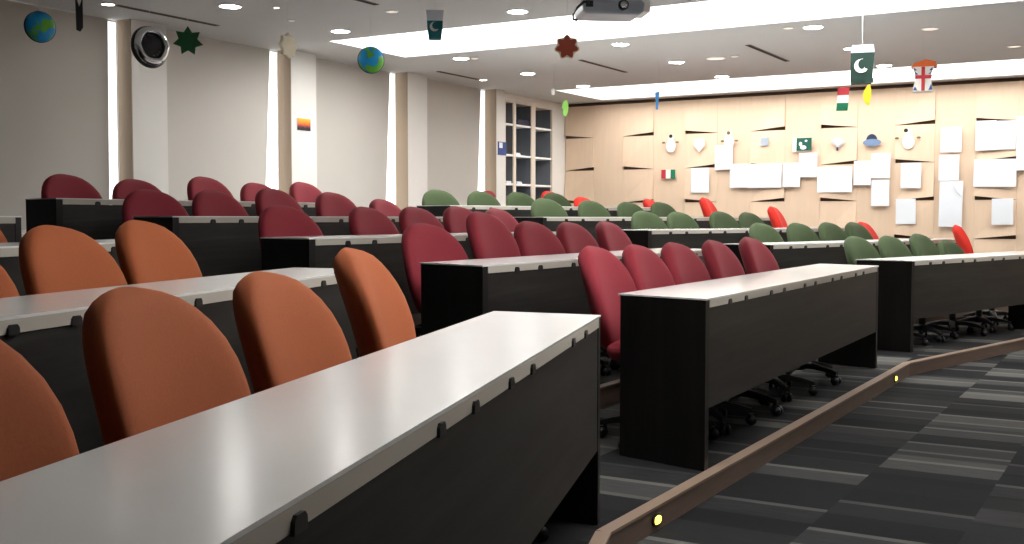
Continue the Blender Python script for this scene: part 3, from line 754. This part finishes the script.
t = hang('leaf_ornament', 'yellow curved paper ornament beside the red, white and green banner', 'decoration', -2.901, 12.61, 2.45, .1, 0)
plate([(.03, .125), (.045, .06), (.046, 0), (.040, -.06), (.022, -.12), (-.01, -.10), (-.036, -.05), (-.044, 0), (-.03, .05), (0, .10)], -.008, .008, M['c_yellow'], 'paper_body', t)
t = hang('leaf_ornament', 'lime green curved paper ornament hanging before the far corner', 'decoration', -6.47, 12.173, 2.45, .09, 0)
plate([(.025, .105), (.042, .05), (.045, 0), (.036, -.06), (.012, -.105), (-.014, -.10), (-.03, -.05), (-.022, -.02), (-.046, 0), (-.03, .035), (-.034, .06), (0, .095)], -.008, .008, M['c_lime'], 'paper_body', t)
t = hang('ribbon_ornament', 'narrow blue paper strip hanging before the tiled wall', 'decoration', -5.159, 11.999, 2.45, .09, 0)
plate([(-.026, .10), (.028, .11), (.018, 0), (.012, -.10), (-.014, -.10), (-.014, 0)], -.004, .004, M['c_sky'], 'paper_body', t)
t = hang('lantern_bead', 'tiny white bead hanging on a thread before the bookcase corner', 'decoration', -6.397, 11.728, 2.6, .03, 0, r=.003)
MB().lathe([(.014, -.035), (.02, -.03), (.02, .03), (.014, .035)], 14).build('bead', M['c_white'], t)

# ------------------------------------------------------------------ ceiling projector
M['proj'] = mat('projector_grey', srgb(178, 186, 198), .35, noise=.03, nscale=10)
P = thing('projector', 'grey ceiling-mounted projector with dark cable in front of the long cove', 'projector', (-4.02, 8.33, 2.74), face_cam(-4.02, 8.33, 12))
bd = MB().rings([[(x*kx, y*ky, z) for x, y in ((-1, -1), (1, -1), (1, 1), (-1, 1))] for z, kx, ky in ((0, .22, .17), (.02, .25, .19), (.09, .26, .20), (.12, .24, .18))], smooth=False).build('body', M['proj'], P); bevel(bd, .012, 3)
MB().rings([[(x*kx+.265, y*ky, z) for x, y in ((-1, -1), (1, -1), (1, 1), (-1, 1))] for z, kx, ky in ((.03, .05, .15), (.12, .05, .15))], smooth=False).build('side_cover', M['c_white'], P)
MB().cyl((.08, -.19, .07), (.08, -.225, .07), .045, .04, 20).build('lens', M['black'], P); MB().cyl((.08, -.2255, .07), (.08, -.228, .07), .03, n=16).build('lens_glass', M['chrome'], P)
MB().cyl((0, 0, .12), (0, 0, .2), .03, n=16).lathe([(.07, .188), (.075, .2)], 20).build('ceiling_mount', M['c_white'], P)
MB().box(-.23, -.17, -.205, -.19, .05, .10).build('port_panel', M['black'], P)
MB().tube([(-.20, -.205, .08), (-.25, -.215, .085), (-.30, -.21, .04), (-.335, -.205, -.02), (-.335, -.205, -.055), (-.30, -.205, -.06)], [.011, .011, .010, .009, .011, .012], 8).build('cable', M['black'], P)

# ------------------------------------------------------------------ light and picture settings
w = bpy.data.worlds.new('world'); S.world = w; w.use_nodes = True
w.node_tree.nodes['Background'].inputs['Color'].default_value = (.01, .01, .011, 1)
vs = S.view_settings
S.display_settings.display_device = 'sRGB'
vs.view_transform = 'Standard'; vs.look = 'None'; vs.exposure = 0.25; vs.gamma = 1.0; vs.use_curve_mapping = False
S.cycles.use_denoising = True
S.cycles.max_bounces = 8; S.cycles.diffuse_bounces = 5; S.cycles.sample_clamp_indirect = 6
